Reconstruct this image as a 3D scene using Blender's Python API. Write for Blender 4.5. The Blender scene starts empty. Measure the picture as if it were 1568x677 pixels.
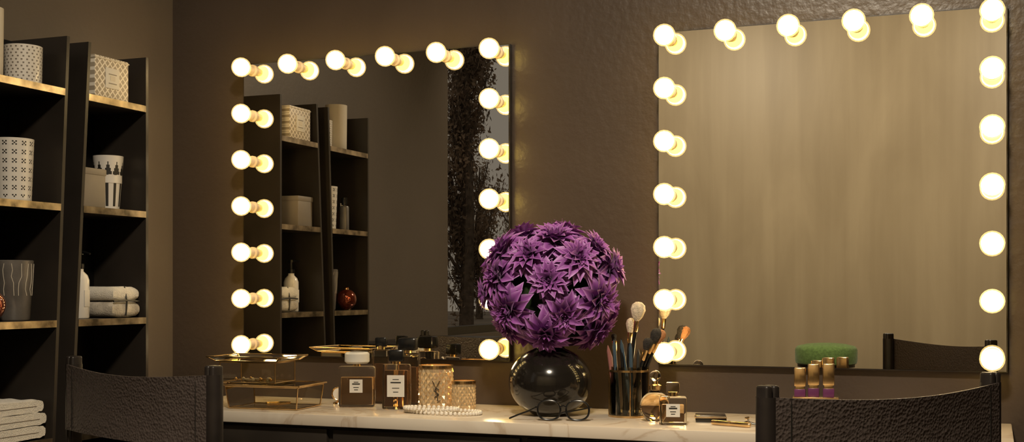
import bpy, bmesh, math, random
from mathutils import Vector, Matrix, Quaternion
random.seed(7)
scene = bpy.context.scene
coll = scene.collection
R = math.radians

# ------------------------------------------------------------------ materials
def nodes_of(name):
    m = bpy.data.materials.new(name); m.use_nodes = True
    nt = m.node_tree
    return m, nt, nt.nodes['Principled BSDF']

def mat(name, col, rough=0.5, metal=0.0, trans=0.0, ior=1.45, coat=0.0, var=0.0, vscale=8.0,
        bump=0.0, bscale=60.0, spec=None, sheen=0.0):
    m, nt, p = nodes_of(name)
    p.inputs['Base Color'].default_value = (*col, 1)
    p.inputs['Roughness'].default_value = rough
    p.inputs['Metallic'].default_value = metal
    p.inputs['Transmission Weight'].default_value = trans
    p.inputs['IOR'].default_value = ior
    p.inputs['Coat Weight'].default_value = coat
    p.inputs['Sheen Weight'].default_value = sheen
    if spec is not None: p.inputs['Specular IOR Level'].default_value = spec
    tc = nt.nodes.new('ShaderNodeTexCoord')
    if var > 0:
        n = nt.nodes.new('ShaderNodeTexNoise'); n.inputs['Scale'].default_value = vscale
        n.inputs['Detail'].default_value = 6
        nt.links.new(tc.outputs['Object'], n.inputs['Vector'])
        r = nt.nodes.new('ShaderNodeValToRGB')
        r.color_ramp.elements[0].position = 0.3; r.color_ramp.elements[1].position = 0.7
        r.color_ramp.elements[0].color = (*[c*(1-var) for c in col], 1)
        r.color_ramp.elements[1].color = (*[min(1, c*(1+var)) for c in col], 1)
        nt.links.new(n.outputs['Fac'], r.inputs['Fac'])
        nt.links.new(r.outputs['Color'], p.inputs['Base Color'])
    if bump > 0:
        n2 = nt.nodes.new('ShaderNodeTexNoise'); n2.inputs['Scale'].default_value = bscale
        n2.inputs['Detail'].default_value = 4
        nt.links.new(tc.outputs['Object'], n2.inputs['Vector'])
        b = nt.nodes.new('ShaderNodeBump'); b.inputs['Strength'].default_value = bump
        b.inputs['Distance'].default_value = 0.004
        nt.links.new(n2.outputs['Fac'], b.inputs['Height'])
        nt.links.new(b.outputs['Normal'], p.inputs['Normal'])
    return m

M_wall = mat('plaster_brown', (0.062, 0.045, 0.034), 0.34, var=0.14, vscale=2.5, bump=0.45, bscale=38)
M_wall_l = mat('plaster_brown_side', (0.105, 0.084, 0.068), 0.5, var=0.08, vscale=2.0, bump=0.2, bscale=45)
M_ceil = mat('ceiling_paint', (0.25, 0.22, 0.19), 0.8, bump=0.1)
M_black = mat('black_lacquer', (0.008, 0.007, 0.0065), 0.32, var=0.3, bump=0.1, bscale=20)
M_panel = mat('panel_dark_bronze', (0.026, 0.021, 0.017), 0.35, var=0.25, vscale=5)
M_wood_dk = mat('dark_wood', (0.018, 0.014, 0.012), 0.38, var=0.4, vscale=14)
M_gold = mat('brass', (0.80, 0.56, 0.28), 0.2, 1.0, var=0.2, vscale=25)
M_goldedge = mat('aged_brass_edge', (0.36, 0.30, 0.225), 0.30, 1.0, var=0.75, vscale=18)
M_chrome = mat('steel', (0.7, 0.66, 0.6), 0.15, 1.0, var=0.05)
M_blackgloss = mat('black_gloss', (0.012, 0.010, 0.008), 0.16, coat=0.5)
M_cap = mat('black_cap', (0.008, 0.008, 0.008), 0.2)
M_glass = mat('clear_glass', (0.99, 0.98, 0.95), 0.01, trans=1.0, ior=1.25)
M_frost = mat('frosted_cap_glass', (0.90, 0.89, 0.84), 0.15, trans=0.45, ior=1.4)
M_amber = mat('amber_liquid', (0.97, 0.74, 0.48), 0.02, trans=1.0, ior=1.2)
M_amber_d = mat('dark_amber_liquid', (0.62, 0.40, 0.24), 0.03, trans=0.95, ior=1.25)
M_label = mat('paper_label', (0.66, 0.62, 0.55), 0.6, var=0.03)
M_ink = mat('ink', (0.02, 0.018, 0.015), 0.5)
M_white = mat('white_ceramic', (0.72, 0.68, 0.62), 0.3, coat=0.3, var=0.04)
M_cream = mat('cream_card', (0.62, 0.56, 0.46), 0.6, var=0.06)
M_taupe = mat('taupe_card', (0.20, 0.17, 0.135), 0.6, var=0.08)
M_grey = mat('grey_glaze', (0.17, 0.155, 0.14), 0.35, 0.3, var=0.25, vscale=20)
M_copper = mat('copper_glass', (0.25, 0.05, 0.025), 0.12, 0.7, coat=1.0, var=0.3, vscale=30)
M_towel = mat('terry_towel', (0.72, 0.67, 0.58), 0.95, sheen=0.5, var=0.08, vscale=60, bump=1.0, bscale=350)
M_linen = mat('linen_grey', (0.42, 0.38, 0.32), 0.9, var=0.3, vscale=30, bump=0.6, bscale=200)
M_pearl = mat('pearl', (0.80, 0.74, 0.64), 0.18, coat=0.8, var=0.05)
M_socket = mat('socket_ceramic', (0.62, 0.50, 0.42), 0.4, var=0.05)
M_stem = mat('stem_green', (0.03, 0.05, 0.02), 0.6, var=0.3)
M_greenvelvet = mat('green_velvet', (0.16, 0.28, 0.075), 0.85, sheen=0.3, var=0.25, vscale=60, bump=0.5, bscale=150)
M_bristle_c = mat('bristle_cream', (0.62, 0.52, 0.38), 0.9, var=0.3, vscale=120, bump=0.8, bscale=300)
M_bristle_k = mat('bristle_black', (0.03, 0.025, 0.02), 0.9, var=0.4, vscale=120, bump=0.8, bscale=300)
M_bristle_o = mat('bristle_copper', (0.42, 0.19, 0.08), 0.9, var=0.3, vscale=120, bump=0.8, bscale=300)
M_blue = mat('pencil_blue', (0.05, 0.08, 0.11), 0.35, var=0.1)
M_pink = mat('pencil_rose', (0.25, 0.10, 0.09), 0.35, var=0.1)
M_purple = mat('lipstick_purple', (0.12, 0.03, 0.10), 0.25, var=0.1)
M_wax = mat('candle_wax', (0.80, 0.62, 0.38), 0.5, var=0.05)
M_bark = mat('bark', (0.12, 0.09, 0.065), 0.9, var=0.4)
M_leafdk = mat('poplar_leaf', (0.36, 0.27, 0.19), 0.8, var=0.6, vscale=0.9)
M_ground = mat('field_ground', (0.22, 0.18, 0.14), 0.9, var=0.4, vscale=0.5)
M_facet = mat('faceted_amber_glass', (0.80, 0.60, 0.34), 0.07, metal=0.55, trans=0.0, coat=1.0)

def bulb_core():
    m = bpy.data.materials.new('lamp_core'); m.use_nodes = True
    nt = m.node_tree; nt.nodes.clear()
    out = nt.nodes.new('ShaderNodeOutputMaterial')
    em = nt.nodes.new('ShaderNodeEmission')
    tc = nt.nodes.new('ShaderNodeTexCoord'); sx = nt.nodes.new('ShaderNodeSeparateXYZ')
    nt.links.new(tc.outputs['Object'], sx.inputs[0])
    mr = nt.nodes.new('ShaderNodeMapRange')
    mr.inputs['From Min'].default_value = -0.058; mr.inputs['From Max'].default_value = -0.084
    nt.links.new(sx.outputs['Y'], mr.inputs['Value'])
    mx = nt.nodes.new('ShaderNodeMix'); mx.data_type = 'RGBA'
    mx.inputs[6].default_value = (9.0, 6.0, 0.5, 1); mx.inputs[7].default_value = (27, 20, 11, 1)
    nt.links.new(mr.outputs['Result'], mx.inputs[0])
    nt.links.new(mx.outputs[2], em.inputs['Color'])
    nt.links.new(em.outputs[0], out.inputs['Surface'])
    return m
M_bulb = bulb_core()
def bulb_shell():
    m = bpy.data.materials.new('lamp_globe_frosted'); m.use_nodes = True
    nt = m.node_tree; nt.nodes.clear()
    out = nt.nodes.new('ShaderNodeOutputMaterial')
    em = nt.nodes.new('ShaderNodeEmission'); em.inputs[0].default_value = (1.0, 0.72, 0.28, 1); em.inputs[1].default_value = 0.5
    tr = nt.nodes.new('ShaderNodeBsdfTransparent'); ad = nt.nodes.new('ShaderNodeAddShader')
    tr.inputs[0].default_value = (1, 0.97, 0.88, 1)
    nt.links.new(em.outputs[0], ad.inputs[0]); nt.links.new(tr.outputs[0], ad.inputs[1]); nt.links.new(ad.outputs[0], out.inputs['Surface'])
    return m
M_shell = bulb_shell()

def mirror_mat():
    m, nt, p = nodes_of('mirror_silver')
    p.inputs['Base Color'].default_value = (0.84, 0.81, 0.74, 1)
    p.inputs['Metallic'].default_value = 1; p.inputs['Roughness'].default_value = 0.0
    return m
M_mirror = mirror_mat()

def marble():
    m, nt, p = nodes_of('cream_marble')
    tc = nt.nodes.new('ShaderNodeTexCoord')
    n = nt.nodes.new('ShaderNodeTexNoise'); n.inputs['Scale'].default_value = 3.2
    n.inputs['Detail'].default_value = 8; n.inputs['Distortion'].default_value = 1.6
    nt.links.new(tc.outputs['Object'], n.inputs['Vector'])
    r = nt.nodes.new('ShaderNodeValToRGB'); cr = r.color_ramp
    cr.elements[0].position = 0.0; cr.elements[0].color = (0.68, 0.59, 0.48, 1)
    cr.elements[1].position = 1.0; cr.elements[1].color = (0.64, 0.55, 0.44, 1)
    for pos, c in ((0.46, (0.66, 0.57, 0.46, 1)), (0.485, (0.53, 0.42, 0.31, 1)), (0.51, (0.66, 0.57, 0.46, 1)), (0.62, (0.71, 0.63, 0.52, 1))):
        e = cr.elements.new(pos); e.color = c
    nt.links.new(n.outputs['Fac'], r.inputs['Fac'])
    nt.links.new(r.outputs['Color'], p.inputs['Base Color'])
    p.inputs['Roughness'].default_value = 0.22
    return m
M_marble = marble()

def leather():
    m, nt, p = nodes_of('pebbled_leather')
    tc = nt.nodes.new('ShaderNodeTexCoord')
    v = nt.nodes.new('ShaderNodeTexVoronoi'); v.inputs['Scale'].default_value = 150
    n = nt.nodes.new('ShaderNodeTexNoise'); n.inputs['Scale'].default_value = 35; n.inputs['Detail'].default_value = 5
    nt.links.new(tc.outputs['Object'], v.inputs['Vector']); nt.links.new(tc.outputs['Object'], n.inputs['Vector'])
    a = nt.nodes.new('ShaderNodeMath'); a.operation = 'ADD'
    nt.links.new(v.outputs['Distance'], a.inputs[0]); nt.links.new(n.outputs['Fac'], a.inputs[1])
    b = nt.nodes.new('ShaderNodeBump'); b.inputs['Strength'].default_value = 0.6; b.inputs['Distance'].default_value = 0.003
    nt.links.new(a.outputs[0], b.inputs['Height']); nt.links.new(b.outputs['Normal'], p.inputs['Normal'])
    p.inputs['Base Color'].default_value = (0.080, 0.063, 0.056, 1)
    p.inputs['Roughness'].default_value = 0.38
    return m
M_leather = leather()

def woodwall():
    m, nt, p = nodes_of('pale_limewashed_wood')
    tc = nt.nodes.new('ShaderNodeTexCoord')
    def noise(sc, scale, dist):
        mp = nt.nodes.new('ShaderNodeMapping'); mp.inputs['Scale'].default_value = sc
        nt.links.new(tc.outputs['Object'], mp.inputs['Vector'])
        n = nt.nodes.new('ShaderNodeTexNoise'); n.inputs['Scale'].default_value = scale; n.inputs['Detail'].default_value = 7
        n.inputs['Distortion'].default_value = dist
        nt.links.new(mp.outputs[0], n.inputs['Vector']); return n
    n1 = noise((8, 8, 0.35), 1.2, 0.4); n2 = noise((1.8, 1.8, 0.5), 1.5, 0.8)
    mx = nt.nodes.new('ShaderNodeMix'); mx.data_type = 'FLOAT'; mx.inputs[0].default_value = 0.6
    nt.links.new(n1.outputs['Fac'], mx.inputs[2]); nt.links.new(n2.outputs['Fac'], mx.inputs[3])
    r = nt.nodes.new('ShaderNodeValToRGB')
    r.color_ramp.elements[0].position = 0.34; r.color_ramp.elements[0].color = (0.37, 0.295, 0.185, 1)
    r.color_ramp.elements[1].position = 0.66; r.color_ramp.elements[1].color = (0.50, 0.41, 0.27, 1)
    nt.links.new(mx.outputs[0], r.inputs['Fac'])
    mp = nt.nodes.new('ShaderNodeMapping'); mp.inputs['Scale'].default_value = (2.6, 2.6, 0.9)
    nt.links.new(tc.outputs['Object'], mp.inputs['Vector'])
    vo = nt.nodes.new('ShaderNodeTexVoronoi'); vo.inputs['Scale'].default_value = 1.0
    nt.links.new(mp.outputs[0], vo.inputs['Vector'])
    kr = nt.nodes.new('ShaderNodeMapRange'); kr.inputs['From Min'].default_value = 0.02; kr.inputs['From Max'].default_value = 0.14
    kr.inputs['To Min'].default_value = 0.78; kr.inputs['To Max'].default_value = 1.0
    nt.links.new(vo.outputs['Distance'], kr.inputs['Value'])
    mul = nt.nodes.new('ShaderNodeMix'); mul.data_type = 'RGBA'; mul.blend_type = 'MULTIPLY'; mul.inputs[0].default_value = 1
    nt.links.new(r.outputs['Color'], mul.inputs[6]); nt.links.new(kr.outputs['Result'], mul.inputs[7])
    nt.links.new(mul.outputs[2], p.inputs['Base Color'])
    p.inputs['Roughness'].default_value = 0.42
    return m
M_oak = woodwall()

def lattice(name, c1, c2, scale, rot=45):
    m, nt, p = nodes_of(name)
    tc = nt.nodes.new('ShaderNodeTexCoord')
    mp = nt.nodes.new('ShaderNodeMapping'); mp.inputs['Rotation'].default_value = (R(rot), 0, 0)
    nt.links.new(tc.outputs['Object'], mp.inputs['Vector'])
    br = nt.nodes.new('ShaderNodeSeparateXYZ'); nt.links.new(mp.outputs[0], br.inputs[0])
    outs = []
    for ax in ('Y', 'Z'):
        a = nt.nodes.new('ShaderNodeMath'); a.operation = 'MULTIPLY'; a.inputs[1].default_value = scale
        nt.links.new(br.outputs[ax], a.inputs[0])
        f = nt.nodes.new('ShaderNodeMath'); f.operation = 'FRACT'; nt.links.new(a.outputs[0], f.inputs[0])
        g = nt.nodes.new('ShaderNodeMath'); g.operation = 'LESS_THAN'; g.inputs[1].default_value = 0.25
        nt.links.new(f.outputs[0], g.inputs[0]); outs.append(g)
    mxx = nt.nodes.new('ShaderNodeMath'); mxx.operation = 'MAXIMUM'
    nt.links.new(outs[0].outputs[0], mxx.inputs[0]); nt.links.new(outs[1].outputs[0], mxx.inputs[1])
    mx = nt.nodes.new('ShaderNodeMix'); mx.data_type = 'RGBA'
    mx.inputs[6].default_value = (*c1, 1); mx.inputs[7].default_value = (*c2, 1)
    nt.links.new(mxx.outputs[0], mx.inputs[0]); nt.links.new(mx.outputs[2], p.inputs['Base Color'])
    p.inputs['Roughness'].default_value = 0.5
    return m
M_lattice = lattice('lattice_print', (0.36, 0.30, 0.22), (0.78, 0.71, 0.60), 60)

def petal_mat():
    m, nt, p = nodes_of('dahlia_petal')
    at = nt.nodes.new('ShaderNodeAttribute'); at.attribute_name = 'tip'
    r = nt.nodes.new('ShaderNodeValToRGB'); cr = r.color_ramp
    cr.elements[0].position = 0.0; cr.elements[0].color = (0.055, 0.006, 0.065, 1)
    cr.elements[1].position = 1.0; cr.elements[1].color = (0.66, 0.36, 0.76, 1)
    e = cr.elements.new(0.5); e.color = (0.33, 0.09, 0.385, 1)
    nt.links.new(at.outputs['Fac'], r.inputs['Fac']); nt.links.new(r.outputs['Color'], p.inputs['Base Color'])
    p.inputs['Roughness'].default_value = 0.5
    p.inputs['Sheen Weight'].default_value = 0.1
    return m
M_petal = petal_mat()

M_pane = bpy.data.materials.new('thin_pane'); M_pane.use_nodes = True
nt = M_pane.node_tree; nt.nodes.clear()
o_ = nt.nodes.new('ShaderNodeOutputMaterial'); mx = nt.nodes.new('ShaderNodeMixShader')
tr = nt.nodes.new('ShaderNodeBsdfTransparent'); tr.inputs[0].default_value = (0.96, 0.94, 0.88, 1)
gl = nt.nodes.new('ShaderNodeBsdfGlossy'); gl.inputs['Roughness'].default_value = 0.03
fr = nt.nodes.new('ShaderNodeFresnel'); fr.inputs[0].default_value = 1.45
nt.links.new(fr.outputs[0], mx.inputs[0]); nt.links.new(tr.outputs[0], mx.inputs[1]); nt.links.new(gl.outputs[0], mx.inputs[2])
nt.links.new(mx.outputs[0], o_.inputs['Surface'])

# ------------------------------------------------------------------ mesh builder
class B:
    def __init__(s): s.bm = bmesh.new(); s.mats = []
    def mi(s, m):
        if m not in s.mats: s.mats.append(m)
        return s.mats.index(m)
    def merge(s, t, m, M=None):
        if m is not None:
            i = s.mi(m)
            for f in t.faces: f.material_index = i
        if M is not None: bmesh.ops.transform(t, matrix=M, verts=t.verts)
        me = bpy.data.meshes.new('tmp'); t.to_mesh(me); t.free()
        s.bm.from_mesh(me); bpy.data.meshes.remove(me)
    def box(s, c, d, m, bev=0.0, M=None, seg=2):
        t = bmesh.new(); bmesh.ops.create_cube(t, size=1)
        bmesh.ops.scale(t, vec=d, verts=t.verts)
        if bev > 0: bmesh.ops.bevel(t, geom=t.edges[:], offset=bev, segments=seg, affect='EDGES', profile=0.5)
        bmesh.ops.translate(t, vec=c, verts=t.verts)
        s.merge(t, m, M)
    def hexa(s, pts, m, M=None):
        t = bmesh.new(); v = [t.verts.new(p) for p in pts]
        for f in ((3,2,1,0),(4,5,6,7),(0,1,5,4),(1,2,6,5),(2,3,7,6),(3,0,4,7)): t.faces.new([v[i] for i in f])
        bmesh.ops.recalc_face_normals(t, faces=t.faces)
        s.merge(t, m, M)
    def lathe(s, prof, m, seg=32, M=None, matf=None, rf=None):
        t = bmesh.new(); rings = []
        for j, (r, z) in enumerate(prof):
            if r < 1e-6: rings.append([t.verts.new((0, 0, z))])
            else:
                ring = []
                for i in range(seg):
                    a = 2*math.pi*i/seg; rr = r*(rf(i, j) if rf else 1)
                    ring.append(t.verts.new((rr*math.cos(a), rr*math.sin(a), z)))
                rings.append(ring)
        base = s.mi(m)
        for j in range(len(rings)-1):
            a, b = rings[j], rings[j+1]
            for i in range(seg):
                k = (i+1) % seg
                if len(a) == 1 and len(b) == 1: continue
                if len(a) == 1: f = t.faces.new((a[0], b[k], b[i]))
                elif len(b) == 1: f = t.faces.new((a[i], a[k], b[0]))
                else: f = t.faces.new((a[i], a[k], b[k], b[i]))
                f.material_index = s.mi(matf(i, j)) if matf else base
        bmesh.ops.recalc_face_normals(t, faces=t.faces)
        s.merge(t, None, M)
    def cyl(s, c, r, h, m, seg=24, r2=None, M=None):
        r2 = r if r2 is None else r2
        T = Matrix.Translation(c)
        s.lathe([(0, 0), (r, 0), (r2, h), (0, h)], m, seg, (M @ T) if M is not None else T)
    def sphere(s, c, r, m, u=20, v=12, sc=(1, 1, 1), M=None):
        t = bmesh.new(); bmesh.ops.create_uvsphere(t, u_segments=u, v_segments=v, radius=r)
        bmesh.ops.scale(t, vec=sc, verts=t.verts); bmesh.ops.translate(t, vec=c, verts=t.verts)
        s.merge(t, m, M)
    def tube(s, pts, r, m, seg=8, closed=False, M=None):
        pts = [Vector(p) for p in pts]; n = len(pts)
        rs = r if isinstance(r, (list, tuple)) else [r]*n
        t = bmesh.new(); rings = []
        ref = Vector((0, 0, 1)); prev = None
        for i, p in enumerate(pts):
            if closed: tg = pts[(i+1) % n]-pts[i-1]
            else: tg = pts[min(i+1, n-1)]-pts[max(i-1, 0)]
            tg.normalize()
            if prev is None:
                a = tg.cross(ref)
                if a.length < 0.1: a = tg.cross(Vector((1, 0, 0)))
            else: a = prev-tg*prev.dot(tg)
            a.normalize(); prev = a; b = tg.cross(a)
            rings.append([t.verts.new(p+rs[i]*(a*math.cos(2*math.pi*k/seg)+b*math.sin(2*math.pi*k/seg))) for k in range(seg)])
        for i in range(n if closed else n-1):
            A, C = rings[i], rings[(i+1) % n]
            for k in range(seg): t.faces.new((A[k], A[(k+1) % seg], C[(k+1) % seg], C[k]))
        if not closed: t.faces.new(rings[0][::-1]); t.faces.new(rings[-1])
        bmesh.ops.recalc_face_normals(t, faces=t.faces)
        s.merge(t, m, M)
    def sheet(s, f, nu, nv, th, m, M=None):
        t = bmesh.new()
        g = [[Vector(f(i/nu, j/nv)) for j in range(nv+1)] for i in range(nu+1)]
        def nrm(i, j):
            a = g[min(i+1, nu)][j]-g[max(i-1, 0)][j]; b = g[i][min(j+1, nv)]-g[i][max(j-1, 0)]
            return a.cross(b).normalized()
        top = [[t.verts.new(g[i][j]+nrm(i, j)*th/2) for j in range(nv+1)] for i in range(nu+1)]
        bot = [[t.verts.new(g[i][j]-nrm(i, j)*th/2) for j in range(nv+1)] for i in range(nu+1)]
        for i in range(nu):
            for j in range(nv):
                t.faces.new((top[i][j], top[i+1][j], top[i+1][j+1], top[i][j+1]))
                t.faces.new((bot[i][j+1], bot[i+1][j+1], bot[i+1][j], bot[i][j]))
        for i in range(nu):
            t.faces.new((bot[i][0], bot[i+1][0], top[i+1][0], top[i][0]))
            t.faces.new((top[i][nv], top[i+1][nv], bot[i+1][nv], bot[i][nv]))
        for j in range(nv):
            t.faces.new((top[0][j], top[0][j+1], bot[0][j+1], bot[0][j]))
            t.faces.new((bot[nu][j], bot[nu][j+1], top[nu][j+1], top[nu][j]))
        bmesh.ops.recalc_face_normals(t, faces=t.faces)
        s.merge(t, m, M)
    def done(s, name, loc=(0, 0, 0), rz=0.0, parent=None, smooth=True, ang=38):
        for f in s.bm.faces: f.smooth = smooth
        if smooth:
            lim = R(ang)
            for e in s.bm.edges:
                if len(e.link_faces) == 2 and e.calc_face_angle(0) > lim: e.smooth = False
        me = bpy.data.meshes.new(name); s.bm.to_mesh(me); s.bm.free()
        for m in s.mats: me.materials.append(m)
        o = bpy.data.objects.new(name, me); coll.objects.link(o)
        o.location = loc; o.rotation_euler = (0, 0, rz)
        if parent: o.parent = parent
        return o

def empty(name, loc=(0, 0, 0), rz=0):
    e = bpy.data.objects.new(name, None); coll.objects.link(e)
    e.location = loc; e.rotation_euler = (0, 0, rz); e.empty_display_size = 0.1
    return e

# ------------------------------------------------------------------ room shell
XL, XR, YF, YB, H = -2.71, 2.3, 0.025, -5.2, 3.2
def slab(name, c, d, m):
    b = B(); b.box(c, d, m); return b.done(name)
slab('wall_front', ((XL+XR)/2, YF+0.06, H/2), (XR-XL+0.24, 0.12, H), M_wall)
slab('wall_back', ((XL+XR)/2, YB-0.06, H/2), (XR-XL+0.24, 0.12, H), M_oak)
slab('wall_right', (XR+0.06, (YF+YB)/2, H/2), (0.12, YF-YB, H), M_wall_l)
slab('ceiling', ((XL+XR)/2, (YF+YB)/2, H+0.06), (XR-XL+0.24, YF-YB+0.24, 0.12), M_ceil)
wy0, wy1, wz0, wz1 = -3.95, -2.40, 0.88, 2.95
b = B()
xc = XL-0.06
b.box((xc, (YF+wy1)/2, H/2), (0.12, YF-wy1, H), M_wall_l)
b.box((xc, (YB+wy0)/2, H/2), (0.12, wy0-YB, H), M_wall_l)
b.box((xc, (wy0+wy1)/2, wz0/2), (0.12, wy1-wy0, wz0), M_wall_l)
b.box((xc, (wy0+wy1)/2, (wz1+H)/2), (0.12, wy1-wy0, H-wz1), M_wall_l)
b.done('wall_left')
def floor_mat():
    m, nt, p = nodes_of('dark_floorboards')
    tc = nt.nodes.new('ShaderNodeTexCoord'); br = nt.nodes.new('ShaderNodeTexBrick')
    br.inputs['Scale'].default_value = 1.0; br.inputs['Brick Width'].default_value = 1.4; br.inputs['Row Height'].default_value = 0.14
    br.inputs['Mortar Size'].default_value = 0.003
    br.inputs['Color1'].default_value = (0.06, 0.04, 0.028, 1); br.inputs['Color2'].default_value = (0.085, 0.06, 0.04, 1)
    br.inputs['Mortar'].default_value = (0.01, 0.008, 0.006, 1)
    nt.links.new(tc.outputs['Object'], br.inputs['Vector']); nt.links.new(br.outputs['Color'], p.inputs['Base Color'])
    p.inputs['Roughness'].default_value = 0.35
    return m
slab('floor', ((XL+XR)/2, (YF+YB)/2, -0.05), (XR-XL+0.24, YF-YB+0.24, 0.1), floor_mat())
slab('baseboard_right', (XR-0.008, (YF+YB)/2, 0.05), (0.014, YF-YB-0.04, 0.1), M_wood_dk)
slab('baseboard_back', ((XL+XR)/2, YB+0.008, 0.05), (XR-XL-0.04, 0.014, 0.1), M_wood_dk)
b = B(); t = 0.045
b.box((xc, wy0+t/2, (wz0+wz1)/2), (0.07, t, wz1-wz0), M_black)
b.box((xc, wy1-t/2, (wz0+wz1)/2), (0.07, t, wz1-wz0), M_black)
b.box((xc, (wy0+wy1)/2, wz0+t/2), (0.07, wy1-wy0, t), M_black)
b.box((xc, (wy0+wy1)/2, wz1-t/2), (0.07, wy1-wy0, t), M_black)
b.done('window_1')

# outdoors
b = B(); b.box((-30, -20, -0.25), (54, 80, 0.2), M_ground); b.done('ground_outside')
def poplar(loc, h, r, seed, nleaf, name='poplar_tree'):
    rnd = random.Random(seed); b = B()
    b.tube([(0, 0, 0), (0.05, 0, h*0.3), (0, 0.05, h*0.7), (0, 0, h*0.95)], [0.17, 0.13, 0.07, 0.02], M_bark, 8)
    t = bmesh.new()
    for k in range(46):
        z = rnd.uniform(0.06, 0.85)*h; a = rnd.uniform(0, 6.28); l = r*rnd.uniform(0.5, 1.0)*(1-0.4*z/h)
        P = [Vector((0, 0, z)), Vector((math.cos(a)*l*0.6, math.sin(a)*l*0.6, z+h*0.08)), Vector((math.cos(a)*l, math.sin(a)*l, z+h*0.19))]
        b.tube(P, [0.045, 0.03, 0.012], M_bark, 5)
        for q in range(nleaf):
            u = rnd.random()
            p = P[0].lerp(P[1], u*2) if u < .5 else P[1].lerp(P[2], u*2-1)
            c = p+Vector((rnd.gauss(0, .10), rnd.gauss(0, .10), rnd.gauss(0, .28)))
            s_ = rnd.uniform(0.03, 0.08)
            e = Vector((rnd.gauss(0, .6), rnd.gauss(0, .6), rnd.gauss(0, 1.4))).normalized()
            f = e.orthogonal().normalized()
            t.faces.new([t.verts.new(c+e*s_), t.verts.new(c+f*s_*0.5), t.verts.new(c-e*s_), t.verts.new(c-f*s_*0.5)])
    b.merge(t, M_leafdk)
    b.done(name, loc, smooth=False)
poplar((-10, -19.5, -0.15), 9.5, 0.95, 1, 420)
poplar((-20, -44, -0.15), 6.5, 1.0, 2, 120)
poplar((-16, -38, -0.15), 4.5, 1.1, 3, 120)

# ------------------------------------------------------------------ vanity mirrors
def vanity_mirror(x0, x1, bx0, bx1):
    z0, z1 = 0.905, 1.907
    cx = (x0+x1)/2
    e = empty('vanity_mirror', (cx, 0, 0))
    b = B(); b.box((0, 0.0125, (z0+z1)/2), (x1-x0, 0.023, z1-z0), M_wood_dk); b.done('backing', parent=e)
    b = B(); tt = bmesh.new()
    g = 0.003
    vs = [tt.verts.new(p) for p in ((x0-cx+g, -0.0005, z0+g), (x1-cx-g, -0.0005, z0+g), (x1-cx-g, -0.0005, z1-g), (x0-cx+g, -0.0005, z1-g))]
    tt.faces.new(vs); b.merge(tt, M_mirror); b.done('mirror_glass', parent=e)
    pos = []
    for i in range(6): pos.append((bx0+(bx1-bx0)*i/5, 1.882))
    for j in range(1, 7):
        z = 1.882+(0.945-1.882)*j/6
        pos += [(bx0, z), (bx1, z)]
    bg, bs, bc = B(), B(), B()
    Mx = Matrix.Rotation(R(90), 4, 'X')
    for (x, z) in pos:
        T = Matrix.Translation((x-cx, 0, z)) @ Mx
        r = 0.0330; c0 = 0.071
        prof = [(0.011, 0.040)]
        for k in range(1, 15):
            a = -math.pi/2+0.38+(math.pi-0.38)*k/14
            prof.append((max(r*math.cos(a), 0) if k < 14 else 0, c0+r*math.sin(a)))
        bg.lathe(prof, M_shell, 20, T)
        bc.sphere((0, 0, c0), 0.0285, M_bulb, 18, 12, M=T)
        bs.lathe([(0.020, 0.0), (0.020, 0.006), (0.0145, 0.009), (0.0145, 0.032), (0.0125, 0.036), (0.0125, 0.042), (0, 0.042)], M_socket, 20, T)
    bg.done('bulb_globes', parent=e); bs.done('bulb_sockets', parent=e); bc.done('bulb_diffusers', parent=e)
vanity_mirror(-2.40, -1.417, -2.361, -1.457)
vanity_mirror(-0.938, 0.039, -0.900, 0.0)

# ------------------------------------------------------------------ vanity counter
CZ = 0.765
b = B()
b.box((-1.21, -0.213, CZ-0.0175), (2.52, 0.472, 0.035), M_marble, 0.004)
b.box((-1.21, -0.20, 0.66), (2.44, 0.42, 0.14), M_panel, 0.003)
for i in range(4):
    cx = -2.43+0.305+i*0.61
    b.box((cx, -0.415, 0.66), (0.59, 0.02, 0.12), M_panel, 0.003)
    b.cyl((0, 0, 0), 0.012, 0.02, M_gold, 16, M=Matrix.Translation((cx, -0.425, 0.655)) @ Matrix.Rotation(R(90), 4, 'X'))
for x in (-2.41, -0.01):
    b.box((x, -0.2, 0.30), (0.04, 0.42, 0.598), M_panel, 0.003)
b.done('vanity_table')

# ------------------------------------------------------------------ shelf units on the left wall
XF = -2.495
def shelf_unit(far, near):
    b = B(); th = 0.012; top = 1.867
    def panel(fy, sgn):
        pts = []
        for z in (0.0, top):
            y = fy(z); y2 = y+sgn*th
            a, c = min(y, y2), max(y, y2)
            pts += [(XL+0.004, a, z), (XF, a, z), (XF, c, z), (XL+0.004, c, z)]
        b.hexa(pts, M_panel)
    panel(far, -1); panel(near, 1)
    pts = []
    for z in (0.0, top-0.001):
        a, c = near(z)+th, far(z)-th
        pts += [(XL+0.004, a, z), (XL+0.012, a, z), (XL+0.012, c, z), (XL+0.004, c, z)]
    b.hexa(pts, M_black)
    for zc in (1.703, 1.369, 1.034, 0.698, 0.363, 0.05):
        h = 0.020; pts = []; pe = []
        for z in (zc-h/2, zc+h/2):
            a, c = near(z)+th, far(z)-th
            pts += [(XL+0.012, a, z), (XF-0.006, a, z), (XF-0.006, c, z), (XL+0.012, c, z)]
            pe += [(XF-0.006, a, z), (XF+0.001, a, z), (XF+0.001, c, z), (XF-0.006, c, z)]
        b.hexa(pts, M_panel); b.hexa(pe, M_goldedge)
    return b.done('shelf_unit')
shelf_unit(lambda z: -0.389, lambda z: -(0.667+0.067*(1.867-z)))
shelf_unit(lambda z: -(0.746+0.052*(1.867-z)), lambda z: -1.10)
S1, S2, S3, S4 = 1.714, 1.380, 1.045, 0.709

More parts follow.
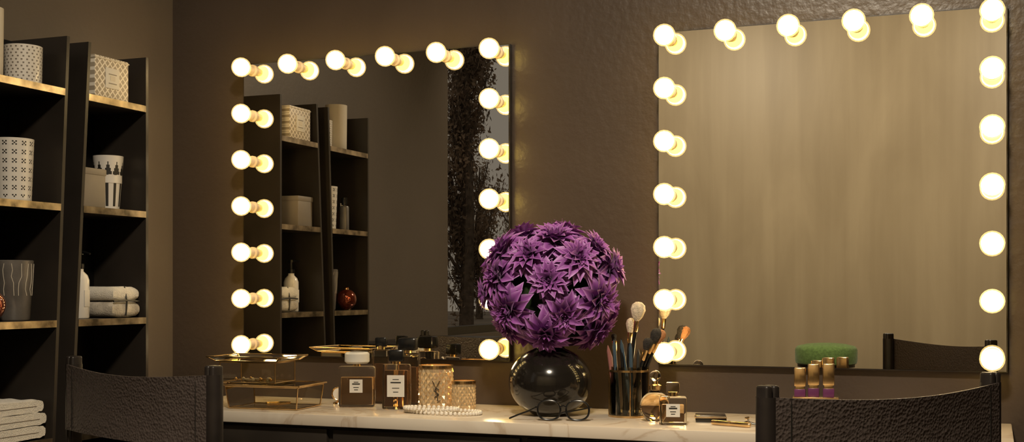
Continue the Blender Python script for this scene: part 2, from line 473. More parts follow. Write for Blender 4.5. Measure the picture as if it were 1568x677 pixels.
def canister(name, loc, r0, r1, h, base, dark, seg, rows, fn):
    b = B()
    prof = [(0, 0), (r0*0.96, 0), (r0, 0.003)]
    n = len(prof)
    for j in range(1, rows+1): prof.append((r0+(r1-r0)*j/rows, 0.003+(h-0.003)*j/rows))
    k = len(prof)
    prof += [(r1-0.004, h), (r1-0.005, h*0.5), (0, h*0.5)]
    b.lathe(prof, base, seg, matf=lambda i, j: dark if (n <= j+1 < k and fn(i, j-n+1, rows)) else base)
    return b.done(name, loc)
M_dot = mat('dot_grey', (0.20, 0.17, 0.14), 0.5)
canister('patterned_canister', (-2.585, -0.835, S1), 0.051, 0.053, 0.113, M_white, M_dot, 66, 24,
         lambda i, j, n: 1 < j < n-1 and ((i % 3 == 0 and j % 4 == 0) or ((i+1) % 3 == 0 and j % 4 == 2)))
canister('tall_ceramic_jar', (-2.585, -0.975, S1), 0.044, 0.046, 0.195, M_cream, M_cream, 40, 6, lambda i, j, n: False)
def crossp(i, j, n):
    a, c = i % 6, j % 6
    return 1 < j < n-1 and ((a, c) in ((1, 1), (2, 2), (3, 3), (1, 3), (3, 1)))
canister('patterned_planter_pot', (-2.585, -0.873, S2), 0.049, 0.056, 0.178, M_white, M_ink, 78, 42, crossp)
b = B()
b.lathe([(0, 0), (0.043, 0), (0.046, 0.004), (0.056, 0.168), (0.053, 0.17), (0.05, 0.15), (0, 0.02)], M_grey, 40)
rnd = random.Random(4)
for k in range(7):
    a = R(-70+k*22); pts = []
    for q in range(6):
        z = 0.07+q*0.018
        rr = 0.046+0.010*z/0.168+0.0004
        aa = a+rnd.uniform(-0.1, 0.1)
        pts.append((rr*math.cos(aa), rr*math.sin(aa), z))
    b.tube(pts, 0.0009, M_cream, 5)
b.done('grey_vase', (-2.585, -0.875, S3))
b = B(); b.sphere((0, 0, 0.044), 0.044, M_copper, 28, 18); b.lathe([(0.012, 0.085), (0.01, 0.092), (0.013, 0.095), (0, 0.095)], M_gold, 16)
b.lathe([(0, 0), (0.02, 0), (0.022, 0.003), (0.016, 0.006), (0, 0.006)], M_gold, 20)
b.done('copper_ball_ornament', (-2.55, -1.0, S3))
def slim_bottle(name, loc, w, h, m, capm):
    b = B()
    b.lathe([(0, 0), (w, 0), (w, h*0.7), (w*0.9, h*0.74), (w*0.35, h*0.76), (w*0.35, h*0.8), (0, h*0.8)], m, 24)
    b.lathe([(0, h*0.78), (w*0.6, h*0.78), (w*0.6, h), (0, h)], capm, 24)
    b.done(name, loc)
slim_bottle('small_bottle', (-2.56, -1.00, S2), 0.020, 0.14, M_grey, M_cap)
slim_bottle('small_bottle', (-2.60, -1.045, S2), 0.022, 0.12, M_amber_d, M_chrome)
b = B()
for k in range(3):
    z = 0.018+k*0.037; w, l, h = 0.17-0.004*k, 0.24, 0.035
    off = [0, 0.006, -0.003][k]
    def towelf(u, v, z=z, w=w, l=l, h=h, off=off):
        a = 2*math.pi*v
        ca, sa = math.cos(a), math.sin(a)
        y = l/2*math.copysign(abs(ca)**0.28, ca); zz = h/2*math.copysign(abs(sa)**0.55, sa)
        y += off
        return (-w/2+w*u, y+0.002*math.sin(9*u), z+zz+0.0015*math.sin(14*u+k)+0.0012*math.sin(22*v*3+k))
    t = bmesh.new(); nu, nv = 14, 40
    g = [[t.verts.new(towelf(i/nu, j/nv)) for j in range(nv)] for i in range(nu+1)]
    for i in range(nu):
        for j in range(nv): t.faces.new((g[i][j], g[i+1][j], g[i+1][(j+1) % nv], g[i][(j+1) % nv]))
    t.faces.new(g[0][::-1]); t.faces.new(g[nu])
    bmesh.ops.recalc_face_normals(t, faces=t.faces)
    b.merge(t, M_towel)
    b.box((w/2+0.0005, off-0.01, z), (0.001, l*0.86, 0.0016), M_dot)
b.done('folded_towel_stack', (-2.59, -0.955, S4+0.002), ang=80)
b = B(); b.box((0, 0, 0.0625), (0.14, 0.155, 0.125), M_lattice, 0.003)
b.box((0, 0, 0.118), (0.144, 0.159, 0.004), M_cream, 0.001)
b.box((0.0715, 0, 0.062), (0.002, 0.062, 0.062), M_label, 0.0006)
b.box((0.073, 0, 0.074), (0.001, 0.036, 0.0025), M_dot); b.box((0.073, 0, 0.062), (0.001, 0.022, 0.014), M_cream); b.box((0.073, 0, 0.046), (0.001, 0.036, 0.0025), M_dot)
b.done('lattice_gift_box', (-2.575, -0.55, S1))
b = B(); b.box((0, 0, 0.058), (0.12, 0.11, 0.116), M_taupe, 0.004); b.box((0, 0, 0.108), (0.124, 0.114, 0.020), M_taupe, 0.003)
b.done('lidded_taupe_box', (-2.58, -0.615, S2))
def cupf(i, j, n):
    if j > n*0.86: return False
    if j > n*0.62:
        q = (j-n*0.62)/(n*0.24); a = (i % 8)/8
        return abs(a-0.5) < 0.5*(1-q)
    return j > 1 and i % 8 in (2, 3, 4)
canister('striped_tumbler', (-2.60, -0.452, S2), 0.034, 0.047, 0.172, M_white, M_ink, 80, 34, cupf)
b = B()
b.lathe([(0, 0), (0.027, 0), (0.029, 0.003), (0.029, 0.115), (0.024, 0.13), (0.012, 0.142), (0.012, 0.152), (0, 0.152)], M_white, 32)
b.lathe([(0.0, 0.150), (0.014, 0.150), (0.014, 0.165), (0.005, 0.167), (0.005, 0.192), (0.012, 0.193), (0.012, 0.203), (0, 0.205)], M_cap, 20)
b.tube([(0, 0, 0.199), (0.02, 0, 0.2), (0.04, 0, 0.195)], [0.005, 0.004, 0.003], M_cap, 8)
b.box((0.0288, 0, 0.06), (0.002, 0.022, 0.05), M_label, 0.0005)
b.done('soap_dispenser', (-2.58, -0.607, S3))
b = B()
for k, (w, h, z0) in enumerate(((0.130, 0.05, 0.001), (0.122, 0.045, 0.051))):
    t = bmesh.new(); bmesh.ops.create_cube(t, size=1)
    bmesh.ops.subdivide_edges(t, edges=t.edges[:], cuts=5, use_grid_fill=True)
    for v in t.verts:
        x, y, z = v.co*2
        v.co = Vector((x*0.07*(1-0.12*abs(z)**3), y*w/2*(1-0.14*abs(z)**2.5), z0+h/2+z*h/2*(1-0.18*abs(y)**3)+0.001*math.sin(20*x+9*y)))
    b.merge(t, M_linen if k == 0 else M_towel)
b.tube([(0.069, 0.0, 0.006), (0.073, 0.0, 0.05), (0.064, 0, 0.094), (-0.05, 0, 0.096)], 0.003, M_ink, 6)
b.tube([(0.071, -0.06, 0.05), (0.074, 0, 0.053), (0.071, 0.06, 0.05)], 0.003, M_ink, 6)
b.done('linen_bundle', (-2.58, -0.478, S3), ang=70)

# ------------------------------------------------------------------ director chairs
def director_chair(loc, rz, w):
    e = empty('director_chair', (loc[0], loc[1], 0), rz)
    hw = w/2; b = B()
    for s in (-1, 1):
        x = s*hw
        for dx in (-0.009, 0.009):
            b.box((x+dx, 0.0, 0.80), (0.016, 0.030, 0.322), M_wood_dk, 0.005, seg=3)
        b.box((x, 0.0, 0.645), (0.04, 0.04, 0.03), M_gold, 0.003)
        b.box((x, 0.22, 0.635), (0.055, 0.50, 0.022), M_wood_dk, 0.008, seg=3)
        b.box((x, 0.42, 0.335), (0.03, 0.03, 0.60), M_wood_dk, 0.005)
        b.box((x, 0.02, 0.335), (0.03, 0.03, 0.60), M_wood_dk, 0.005)
        b.box((x, 0.22, 0.025), (0.035, 0.50, 0.035), M_wood_dk, 0.006)
        b.box((x, 0.22, 0.445), (0.03, 0.44, 0.03), M_wood_dk, 0.006)
    for y in (0.06, 0.38):
        for s in (-1, 1):
            L = math.hypot(w-0.06, 0.38); a = math.atan2(0.38, w-0.06)*s
            Mx = Matrix.Translation((0, y+0.012*s, 0.24)) @ Matrix.Rotation(-a, 4, 'Y')
            b.box((0, 0, 0), (L, 0.02, 0.03), M_wood_dk, 0.004, M=Mx)
    b.done('frame', parent=e)
    b = B()
    b.sheet(lambda u, v: (-hw+0.0+u*w, 0.01+v*0.42, 0.463-0.035*math.sin(math.pi*u)), 16, 4, 0.005, M_leather)
    b.done('seat_sling', parent=e)
    b = B()
    def back(u, v):
        x = -hw+u*w
        z = 0.772+v*0.168
        sag = math.sin(math.pi*u)
        z -= 0.014*sag*v
        y = -0.019-0.030*sag+0.006*math.sin(math.pi*v)*sag+0.0015*math.sin(30*u)*(1-v)*abs(1-2*u)
        return (x, y, z)
    b.sheet(back, 32, 8, 0.004, M_leather)
    for s in (-1, 1):
        bm2 = bmesh.new(); seg = 20; rg = []
        for z in (0.772, 0.80, 0.856, 0.91, 0.940):
            rg.append([bm2.verts.new((s*hw+0.0225*math.cos(2*math.pi*k/seg), 0.0205*math.sin(2*math.pi*k/seg), z)) for k in range(seg)])
        for j in range(4):
            for k in range(seg): bm2.faces.new((rg[j][k], rg[j][(k+1) % seg], rg[j+1][(k+1) % seg], rg[j+1][k]))
        bmesh.ops.recalc_face_normals(bm2, faces=bm2.faces)
        b.merge(bm2, M_wood_dk)
        b.box((s*(hw-0.034), -0.0245, 0.856), (0.0025, 0.003, 0.160), M_ink)
    b.done('back_sling', parent=e)
    return e
director_chair((-1.925, -1.162), R(-19.8), 0.606)
director_chair((-0.19, -1.125), R(54.4), 0.64)

# ------------------------------------------------------------------ green stool (seen in the mirror)
b = B()
b.lathe([(0, 0.66), (0.17, 0.66), (0.185, 0.668), (0.19, 0.685), (0.19, 0.750), (0.186, 0.762), (0.175, 0.775), (0.12, 0.788), (0.06, 0.793), (0, 0.794)], M_greenvelvet, 48)
b.lathe([(0, 0.645), (0.175, 0.645), (0.175, 0.662), (0, 0.662)], M_wood_dk, 40)
for k in range(4):
    a = R(45+90*k)
    b.tube([(0.13*math.cos(a), 0.13*math.sin(a), 0.65), (0.20*math.cos(a), 0.20*math.sin(a), 0.0)], [0.018, 0.012], M_wood_dk, 12)
b.tube([(0.17*math.cos(t*math.pi/12), 0.17*math.sin(t*math.pi/12), 0.25) for t in range(24)], 0.008, M_gold, 8, closed=True)
b.done('upholstered_stool', (-0.97, -4.3, 0))
b = B()
b.box((0, 0, 0.48), (0.36, 1.0, 0.78), M_panel, 0.004)
b.box((0, 0, 0.88), (0.38, 1.03, 0.02), M_wood_dk, 0.004)
for y in (-0.25, 0.25):
    b.box((0.185, y, 0.48), (0.014, 0.46, 0.72), M_panel, 0.004)
    b.box((0.2, y*0.2, 0.5), (0.015, 0.012, 0.16), M_gold, 0.003)
for x in (-0.13, 0.13):
    for y in (-0.44, 0.44): b.cyl((x, y, 0), 0.016, 0.095, M_gold, 12)
b.done('sideboard', (-2.515, -1.75, 0))

# ------------------------------------------------------------------ dahlias in a black vase
def dahlia_mesh(seed):
    rnd = random.Random(seed)
    V, F, T = [], [], []
    layers = [(10, .080, -6, .038), (12, .078, 8, .035), (12, .071, 22, .031), (11, .061, 36, .026), (9, .049, 51, .020), (7, .036, 65, .015), (5, .023, 78, .010)]
    for li, (n, L, el, W) in enumerate(layers):
        for k in range(n):
            az = 2*math.pi*(k+0.5*(li % 2)+rnd.uniform(-.15, .15))/n
            e = R(el+rnd.uniform(-7, 7)); l = L*rnd.uniform(.88, 1.08)
            Mx = Matrix.Rotation(az, 4, 'Z') @ Matrix.Rotation(-e, 4, 'Y') @ Matrix.Rotation(rnd.uniform(-.25, .25), 4, 'X')
            base = len(V); nu = 9; cols = (-1, -.6, -.2, .2, .6, 1)
            cup = rnd.uniform(.28, .5)
            for i in range(nu+1):
                u = i/nu
                wd = W/2*(math.sin(math.pi*min(1, u*0.86+0.05)**0.9))**0.8*(1 if u < .68 else 1-((u-.68)/.32)**1.4*.88)
                if i == nu: wd = 0.0004
                for c in cols:
                    x = u*l; y = c*wd
                    z = cup*wd*(abs(c)**1.6)*1.3+0.010*math.sin(math.pi*u)*(1 if el < 50 else -.3)-0.016*u*u*(1 if el < 20 else 0)+(0.006*u**3)
                    z += 0.0006*math.cos(c*9)
                    p = Mx @ Vector((x, y, z)); p.z += 0.0035*li
                    V.append(p)
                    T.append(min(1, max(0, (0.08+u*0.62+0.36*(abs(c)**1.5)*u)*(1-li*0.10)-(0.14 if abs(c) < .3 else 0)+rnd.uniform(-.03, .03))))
            nc = len(cols)
            for i in range(nu):
                for c in range(nc-1):
                    a = base+i*nc+c; F.append((a, a+1, a+nc+1, a+nc))
    me = bpy.data.meshes.new('dahlia_bloom'); me.from_pydata(V, [], F); me.update()
    at = me.attributes.new('tip', 'FLOAT', 'POINT'); at.data.foreach_set('value', T)
    for p in me.polygons: p.use_smooth = True
    me.materials.append(M_petal)
    return me
VX, VY = -1.205, -0.215
bouquet = empty('dahlia_bouquet_in_vase', (VX, VY, CZ))
b = B()
prof = [(0, 0), (0.045, 0), (0.052, 0.003)]
for k in range(1, 20):
    a = -math.pi/2+0.42+(math.pi-0.42-0.42)*k/20
    prof.append((0.122*math.cos(a), 0.098+0.104*math.sin(a)))
prof += [(0.043, 0.196), (0.040, 0.205), (0.046, 0.216), (0.042, 0.216), (0.036, 0.204), (0.036, 0.19), (0, 0.185)]
b.lathe(prof, M_blackgloss, 64)
b.done('vase', parent=bouquet)
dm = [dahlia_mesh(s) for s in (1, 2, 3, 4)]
rnd = random.Random(11)
C = Vector((0, 0, 0.372))
N = 30; dirs = []
ga = math.pi*(3-math.sqrt(5))
for k in range(N):
    z = 1-1.84*(k+0.5)/N; rr = math.sqrt(max(0, 1-z*z)); a = ga*k+0.4
    dirs.append(Vector((rr*math.cos(a), rr*math.sin(a), z)))
bs = B()
sg = lambda v, e: math.copysign(abs(v)**e, v)
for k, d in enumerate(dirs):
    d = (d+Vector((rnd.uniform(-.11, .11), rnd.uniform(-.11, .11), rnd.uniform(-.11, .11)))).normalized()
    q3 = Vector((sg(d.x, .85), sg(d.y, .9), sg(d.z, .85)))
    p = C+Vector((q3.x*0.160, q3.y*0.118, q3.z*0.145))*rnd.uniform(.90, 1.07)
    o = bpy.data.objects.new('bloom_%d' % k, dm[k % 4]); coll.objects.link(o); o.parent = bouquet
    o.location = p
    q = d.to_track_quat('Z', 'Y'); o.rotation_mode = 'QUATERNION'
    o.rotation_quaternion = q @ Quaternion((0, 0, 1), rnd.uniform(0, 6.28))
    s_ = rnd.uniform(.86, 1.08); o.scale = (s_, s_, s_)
    bs.tube([(d.x*0.015, d.y*0.015, 0.19), (d.x*0.03, d.y*0.03, 0.25), tuple(p*0.6+Vector((0, 0, 0.12))), tuple(p)], 0.0035, M_stem, 6)
bs.sphere((0, 0, 0.37), 0.105, M_stem, 20, 12, (1.15, .9, 1))
for k in range(9):
    a = k*0.7
    bs.sheet(lambda u, v, a=a: (math.cos(a)*(0.03+0.09*u)-math.sin(a)*(v-.5)*0.04*math.sin(math.pi*min(1, u+.02)), math.sin(a)*(0.03+0.07*u)+math.cos(a)*(v-.5)*0.04*math.sin(math.pi*min(1, u+.02)), 0.215+0.05*u-0.03*u*u), 6, 2, 0.0008, M_stem)
bs.done('stems', parent=bouquet)

# ------------------------------------------------------------------ counter objects
def perfume(name, loc, rz, w, dpt, h, liquid, capm, capw, caph, label=True, fill=0.75, lw=0.6, cap_round=False, lh=0.5):
    b = B()
    b.box((0, 0, h/2), (w, dpt, h), M_glass, min(w, dpt)*0.16, seg=3)
    b.box((0, 0, 0.008+(h-0.014)*fill/2), (w-0.014, dpt-0.014, (h-0.014)*fill), liquid, 0.003)
    b.cyl((0, 0, h), 0.013, 0.012, M_gold, 20)
    if cap_round:
        b.lathe([(0, h+0.008), (capw*0.42, h+0.008), (capw*0.5, h+0.014), (capw*0.5, h+caph-0.002), (capw*0.42, h+caph+0.004), (0, h+caph+0.004)], capm, 28)
    else:
        b.box((0, 0, h+0.008+caph/2), (capw, capw*0.72, caph), capm, capw*0.12, seg=2)
    if label:
        b.box((0, -dpt/2-0.0006, h*0.52), (w*lw, 0.0012, h*lh), M_label)
        for q, ww in ((0.30, .3), (0.16, .5), (-0.10, .35), (-0.28, .25)):
            b.box((0, -dpt/2-0.0014, h*(0.52+q*lh)), (w*lw*ww*1.2, 0.0006, 0.004 if q == .16 else 0.0022), M_ink)
    return b.done(name, loc, rz)
perfume('perfume_bottle', (-1.85, -0.20, CZ), R(20), 0.112, 0.045, 0.128, M_amber, M_frost, 0.078, 0.040, lw=0.36, cap_round=True, lh=0.32)
perfume('perfume_bottle', (-1.705, -0.215, CZ), R(18), 0.086, 0.038, 0.138, M_amber_d, M_cap, 0.046, 0.036, lw=0.62, fill=.9, lh=0.48)
perfume('perfume_bottle', (-1.735, -0.075, CZ), R(10), 0.075, 0.035, 0.165, M_amber_d, M_cap, 0.060, 0.040, label=False)
perfume('perfume_bottle', (-1.83, -0.075, CZ), R(10), 0.055, 0.035, 0.175, M_amber_d, M_cap, 0.036, 0.030, label=False)
perfume('perfume_bottle', (-0.808, -0.34, CZ), R(16), 0.074, 0.036, 0.078, M_amber, M_glass, 0.036, 0.030, lw=0.5, lh=0.45)
b = B()
prof = [(0, 0), (0.02, 0), (0.024, 0.003)]
for k in range(1, 15):
    a = -1.05+(1.05+1.25)*k/15
    prof.append((0.043*math.cos(a), 0.041+0.043*math.sin(a)))
prof += [(0.012, 0.086), (0.012, 0.094), (0, 0.094)]
b.lathe(prof, M_glass, 40)
b.sphere((0, 0, 0.040), 0.033, M_amber, 28, 16, (1, 1, .92))
b.lathe([(0, 0.088), (0.016, 0.088), (0.017, 0.100), (0.009, 0.104), (0.008, 0.112), (0, 0.112)], M_gold, 24)
b.sphere((0, 0, 0.126), 0.016, M_glass, 20, 14)
b.done('round_perfume_flacon', (-0.875, -0.27, CZ))
def candle(loc, r, h, rows, mono):
    b = B()
    n = 18
    t = bmesh.new()
    dh = (h-0.014)/rows
    def P(a, z, rr): return (rr*math.cos(a), rr*math.sin(a), z)
    b.lathe([(0, 0), (r*0.96, 0), (r*0.97, 0.006), (r*0.97, h-0.006), (r*0.9, h), (r*0.88, h*0.74), (0, h*0.74)], M_facet, 36)
    for j in range(rows*2-1):
        zc = 0.007+dh*(j+1)/2
        for i in range(n):
            ac = 2*math.pi*(i+(0.5 if j % 2 else 0))/n; da = math.pi/n
            c = t.verts.new(P(ac, zc, r*1.055))
            q = [t.verts.new(P(ac-da, zc, r*0.975)), t.verts.new(P(ac, zc-dh/2, r*0.975)), t.verts.new(P(ac+da, zc, r*0.975)), t.verts.new(P(ac, zc+dh/2, r*0.975))]
            for k in range(4): t.faces.new((c, q[k], q[(k+1) % 4]))
    bmesh.ops.recalc_face_normals(t, faces=t.faces)
    b.merge(t, M_facet)
    b.lathe([(r*0.985, h-0.006), (r*1.04, h-0.006), (r*1.04, h+0.002), (r*0.93, h+0.002), (r*0.93, h-0.006)], M_gold, 36)
    b.cyl((0, 0, h*0.74), r*0.86, 0.002, M_wax, 28)
    b.cyl((0, 0, h*0.74), 0.0012, h*0.12, M_ink, 6)
    if mono:
        yy = -r*1.09
        b.tube([(-0.011, yy, 0.088), (0, yy-0.001, 0.068), (0.011, yy, 0.088)], 0.0016, M_ink, 6)
        b.tube([(0, yy-0.001, 0.068), (0, yy-0.001, 0.046)], 0.0016, M_ink, 6)
        b.tube([(0.009, yy, 0.062), (0, yy-0.001, 0.066), (-0.006, yy, 0.058), (0.008, yy, 0.048), (-0.005, yy, 0.038)], 0.0016, M_ink, 6)
        b.tube([(0.004, yy, 0.05), (0.004, yy, 0.028), (0.014, yy, 0.028)], 0.0016, M_ink, 6)
    b.done('faceted_glass_candle', loc, R(25), ang=8)
candle((-1.60, -0.155, CZ), 0.052, 0.132, 5, True)
candle((-1.498, -0.175, CZ), 0.036, 0.088, 4, False)
b = B()
def pearls(f, n, z=0.0062):
    for k in range(n):
        x, y = f(2*math.pi*k/n)
        b.sphere((x, y, z), 0.006, M_pearl, 12, 8)
pearls(lambda t: (0.120*math.cos(t), 0.050*math.sin(t)+0.010*math.sin(2*t)), 50)
pearls(lambda t: (-0.035+0.080*math.cos(t), 0.002+0.030*math.sin(t)), 32)
pearls(lambda t: (-0.03+0.085*math.cos(t), -0.012+0.036*math.sin(t)), 34, 0.016)
b.done('pearl_necklace', (-1.515, -0.295, CZ))
def glass_case(b, cx, cy, z, w, d, h, flare=0.0):
    hw, hd = w/2, d/2; g = 0.0022
    bot = [(cx-hw, cy-hd, z), (cx+hw, cy-hd, z), (cx+hw, cy+hd, z), (cx-hw, cy+hd, z)]
    f = flare
    top = [(cx-hw-f, cy-hd-f, z+h), (cx+hw+f, cy-hd-f, z+h), (cx+hw+f, cy+hd+f, z+h), (cx-hw-f, cy+hd+f, z+h)]
    for i in range(4):
        k = (i+1) % 4
        b.tube([bot[i], bot[k]], g, M_gold, 6); b.tube([top[i], top[k]], g, M_gold, 6); b.tube([bot[i], top[i]], g, M_gold, 6)
        bb = [Vector(bot[i]), Vector(bot[k]), Vector(top[k]), Vector(top[i])]
        t = bmesh.new(); t.faces.new([t.verts.new(p) for p in bb]); b.merge(t, M_pane)
    t = bmesh.new(); t.faces.new([t.verts.new(p) for p in bot]); b.merge(t, M_pane)
b = B()
glass_case(b, 0.03, 0, 0.004, 0.23, 0.16, 0.066, 0.008)
for (p, q) in (((-0.10, -0.095), (0.16, -0.095)), ((0.16, -0.095), (0.16, 0.095)), ((0.16, 0.095), (-0.10, 0.095)), ((-0.10, 0.095), (-0.10, -0.095))):
    b.tube([(p[0], p[1], 0.0745), (q[0], q[1], 0.0745)], 0.0028, M_gold, 6)
b.box((0.03, 0, 0.0745), (0.258, 0.188, 0.002), M_pane)
glass_case(b, -0.03, 0, 0.080, 0.19, 0.13, 0.062, 0.0)
glass_case(b, -0.03, 0, 0.146, 0.21, 0.15, 0.014, 0.02)
b.tube([(0.05, -0.02, 0.012), (0.07, 0.02, 0.014), (0.03, 0.03, 0.012), (0.0, 0.0, 0.012), (0.02, -0.03, 0.012)], 0.004, M_gold, 6, closed=True)
b.tube([(-0.05+0.02*math.cos(t*.6), 0.02*math.sin(t*.6), 0.086) for t in range(10)], 0.003, M_pearl, 6)
for k in range(7):
    b.sphere((-0.09+0.02*k, -0.03+0.012*(k % 3), 0.088), 0.006, M_pearl if k % 2 else M_gold, 10, 8)
b.done('glass_jewelry_box', (-2.11, -0.31, CZ), R(4))
b = B()
b.tube([(0.02*math.cos(t*math.pi/12), 0, 0.032+0.02*math.sin(t*math.pi/12)) for t in range(24)], 0.003, M_gold, 8, closed=True)
b.lathe([(0, -0.003), (0.018, -0.003), (0.018, 0.003), (0, 0.003)], M_label, 24, Matrix.Translation((0, 0, 0.032)) @ Matrix.Rotation(R(90), 4, 'X'))
b.lathe([(0, 0), (0.018, 0), (0.016, 0.005), (0.004, 0.008), (0.004, 0.012), (0, 0.012)], M_gold, 20)
b.done('small_gilt_clock', (-1.955, -0.13, CZ), R(20))
b = B()
r, h = 0.055, 0.145
b.lathe([(0, 0.0), (r, 0.0), (r, h), (r-0.0025, h), (r-0.0025, 0.006), (0, 0.006)], M_pane, 40)
for z in (0.003, h-0.012):
    b.lathe([(r+0.0004, z-0.003), (r+0.003, z-0.003), (r+0.003, z+0.003), (r+0.0004, z+0.003), (r+0.0004, z-0.003)], M_gold, 40)
for k in range(4):
    a = R(20+90*k); b.tube([((r+0.002)*math.cos(a), (r+0.002)*math.sin(a), 0), ((r+0.002)*math.cos(a), (r+0.002)*math.sin(a), h)], 0.002, M_gold, 6)
def brush(x0, y0, x1, y1, L, hm, bm_, br, bl, kind='brush'):
    p0 = Vector((x0, y0, 0.008)); d = Vector((x1-x0, y1-y0, 0.14)).normalized()
    q = d.to_track_quat('Z', 'Y').to_matrix().to_4x4(); Mx = Matrix.Translation(p0) @ q
    if kind == 'pencil':
        b.lathe([(0, 0), (0.0052, 0), (0.0052, L-0.016), (0.001, L), (0, L)], hm, 8, Mx); return
    b.lathe([(0, 0), (0.002, 0.001), (0.0045, L*0.35), (0.0055, L*0.75), (0.0045, L)], hm, 12, Mx)
    b.lathe([(0.005, L-0.002), (0.0065, L), (0.0075, L+0.03), (0, L+0.03)], M_gold, 14, Mx)
    b.lathe([(0.007, L+0.03), (br*0.75, L+0.03+bl*0.25), (br, L+0.03+bl*0.6), (br*0.85, L+0.03+bl*0.85), (br*0.4, L+0.03+bl), (0, L+0.03+bl*1.02)], bm_, 18, Mx,
            rf=lambda i, j: 1+0.06*math.sin(i*2.4))
brush(-0.01, 0.00, 0.006, 0.005, 0.240, M_cap, M_bristle_c, 0.022, 0.055)
brush(-0.02, 0.01, -0.010, 0.02, 0.205, M_cap, M_bristle_c, 0.014, 0.042)
brush(-0.01, -0.01, 0.045, 0.0, 0.19, M_cap, M_bristle_k, 0.018, 0.045)
brush(-0.01, 0.01, 0.052, 0.012, 0.195, M_cap, M_bristle_o, 0.015, 0.040)
brush(0.0, -0.02, 0.042, -0.02, 0.165, M_cap, M_bristle_k, 0.014, 0.035)
brush(-0.03, 0.0, -0.042, 0.01, 0.18, M_pink, M_bristle_k, 0.008, 0.022)
for (x0, y0, x1, y1, L, m) in ((-0.03, -0.02, -0.046, -0.03, 0.20, M_pink), (-0.02, -0.03, -0.026, -0.045, 0.215, M_blue), (0.0, -0.035, -0.004, -0.048, 0.22, M_cap),
                               (0.02, -0.03, 0.02, -0.046, 0.21, M_blue), (0.03, -0.02, 0.036, -0.03, 0.19, M_ink), (0.01, 0.0, 0.0, -0.04, 0.225, M_blue), (-0.04, 0, -0.052, 0.0, 0.18, M_pink)):
    brush(x0, y0, x1, y1, L, m, None, 0, 0, 'pencil')
b.done('makeup_brush_holder', (-0.98, -0.17, CZ))
b = B()
def rim(cx):
    pts = []
    for k in range(28):
        a = 2*math.pi*k/28
        pts.append((cx+0.032*math.copysign(abs(math.cos(a))**0.85, math.cos(a)), 0.0, 0.030+0.027*math.copysign(abs(math.sin(a))**0.85, math.sin(a))))
    b.tube(pts, 0.0028, M_cap, 8, closed=True)
    t = bmesh.new(); t.faces.new([t.verts.new(p) for p in pts]); b.merge(t, M_pane)
rim(-0.040); rim(0.040)
b.tube([(-0.0095, 0, 0.038), (0, -0.002, 0.043), (0.0095, 0, 0.038)], 0.0025, M_cap, 8)
b.tube([(0.072, 0, 0.038), (0.077, 0.006, 0.038), (0.077, 0.03, 0.036), (0.03, 0.036, 0.026), (-0.05, 0.040, 0.010)], 0.0022, M_cap, 8)
b.tube([(-0.072, 0, 0.038), (-0.078, -0.004, 0.038), (-0.10, 0.006, 0.026), (-0.13, 0.02, 0.014), (-0.155, 0.025, 0.003)], 0.0026, M_cap, 8)
b.done('eyeglasses', (-1.115, -0.36, CZ), R(14))
b = B()
b.box((0, 0, 0.006), (0.085, 0.06, 0.012), M_blackgloss, 0.003); b.box((0, 0, 0.0125), (0.087, 0.062, 0.0012), M_gold, 0.0004); b.box((0, 0, 0.0165), (0.083, 0.058, 0.007), M_chrome, 0.002)
b.done('compact_case', (-0.73, -0.22, CZ), R(15))
b = B(); Mx = Matrix.Translation((-0.05, 0, 0.0075)) @ Matrix.Rotation(R(90), 4, 'Y')
b.lathe([(0, 0), (0.006, 0), (0.007, 0.003), (0.007, 0.055), (0.0065, 0.056), (0.0065, 0.062), (0.007, 0.063), (0.007, 0.11), (0.005, 0.115), (0, 0.115)], M_gold, 20, Mx)
b.done('mascara_tube', (-0.66, -0.32, CZ), R(-18))
b = B(); rr = 0.003
for s in (-1, 1):
    b.tube([(0.05+0.014*math.cos(t*math.pi/8), s*0.020+0.014*math.sin(t*math.pi/8), 0.004) for t in range(16)], rr, M_chrome, 8, closed=True)
    b.tube([(0.037, s*0.016, 0.004), (0.0, s*0.004, 0.005), (-0.03, -s*0.010, 0.006), (-0.045, -s*0.014, 0.010)], rr, M_chrome, 8)
b.tube([(-0.045, -0.016, 0.010), (-0.052, 0, 0.010), (-0.045, 0.016, 0.010)], 0.004, M_chrome, 8)
b.tube([(-0.045, -0.016, 0.022), (-0.052, 0, 0.022), (-0.045, 0.016, 0.022)], 0.003, M_gold, 8)
for s in (-1, 1): b.tube([(-0.045, s*0.016, 0.010), (-0.045, s*0.016, 0.022)], 0.002, M_chrome, 6)
b.done('eyelash_curler', (-0.565, -0.30, CZ), R(8))
b = B()
b.box((0, 0, 0.035), (0.12, 0.05, 0.07), M_black, 0.004)
b.box((0, 0, 0.072), (0.122, 0.052, 0.004), M_gold, 0.001)
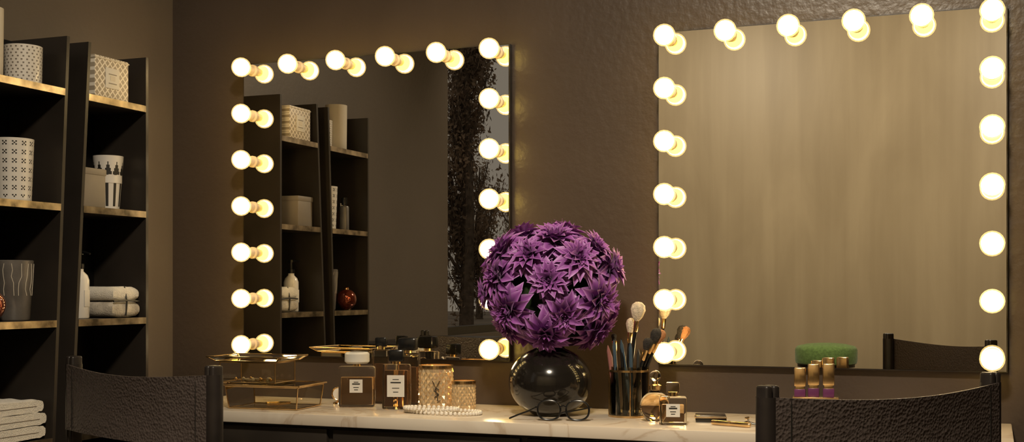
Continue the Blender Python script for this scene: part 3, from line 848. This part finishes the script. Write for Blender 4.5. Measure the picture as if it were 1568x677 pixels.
for k, x in enumerate((-0.042, -0.006, 0.034)):
    z = 0.074; hh = (0.080, 0.090, 0.092)[k]; y = -0.004 if k != 1 else 0.006
    b.box((x, y, z+hh*0.13), (0.030, 0.028, hh*0.26), M_purple, 0.002)
    b.box((x, y, z+hh*0.30), (0.024, 0.024, hh*0.12), M_gold, 0.001)
    b.box((x, y, z+hh*0.67), (0.031, 0.029, hh*0.64), M_gold, 0.003)
b.done('lipstick_stand', (-0.45, -0.17, CZ), R(6))

# ------------------------------------------------------------------ lights
def ceiling_fill(x, y, tx, ty, tz, power, size, name='added_ceiling_fill', col=(1, .86, .66), spread=180):  # unseen ceiling fill lights, added to brighten the room; housings added with them
    e = empty(name, (x, y, H))
    b = B(); b.lathe([(0, -0.002), (size*0.62, -0.002), (size*0.62, -0.03), (size*0.55, -0.035), (size*0.55, -0.012), (0, -0.012)], M_black, 32)
    b.done('added_housing', parent=e)
    l = bpy.data.lights.new('fill_lamp', 'AREA'); l.shape = 'DISK'; l.size = size; l.energy = power; l.color = col
    l.spread = R(spread)
    o = bpy.data.objects.new('fill_lamp', l); coll.objects.link(o); o.parent = e; o.location = (0, 0, -0.05)
    d = Vector((tx-x, ty-y, tz-(H-0.05)))
    o.rotation_euler = d.to_track_quat('-Z', 'Y').to_euler()
ceiling_fill(-1.9, -2.9, -1.7, -5.2, 1.1, 60, 0.4)  # added fill: lifts the back wall that the mirrors show
ceiling_fill(0.4, -2.9, 0.2, -5.2, 1.1, 60, 0.4)
ceiling_fill(-0.5, -2.6, -1.0, -0.45, 0.80, 50, 0.35, spread=110)  # added front fill for bouquet, counter and chairs

w = bpy.data.worlds.new('dusk'); scene.world = w; w.use_nodes = True
bg = w.node_tree.nodes['Background']; bg.inputs[0].default_value = (0.20, 0.175, 0.145, 1); bg.inputs[1].default_value = 1.0

# ------------------------------------------------------------------ camera
cam = bpy.data.cameras.new('camera'); co = bpy.data.objects.new('camera', cam); coll.objects.link(co)
co.location = (0, -3.62, 1.135); co.rotation_euler = (R(90), 0, R(21.26))
cam.sensor_width = 36; cam.lens = 1890/1568*36; cam.shift_y = 103.5/1568
cam.clip_start = 0.05
scene.camera = co
scene.view_settings.view_transform = 'Standard'
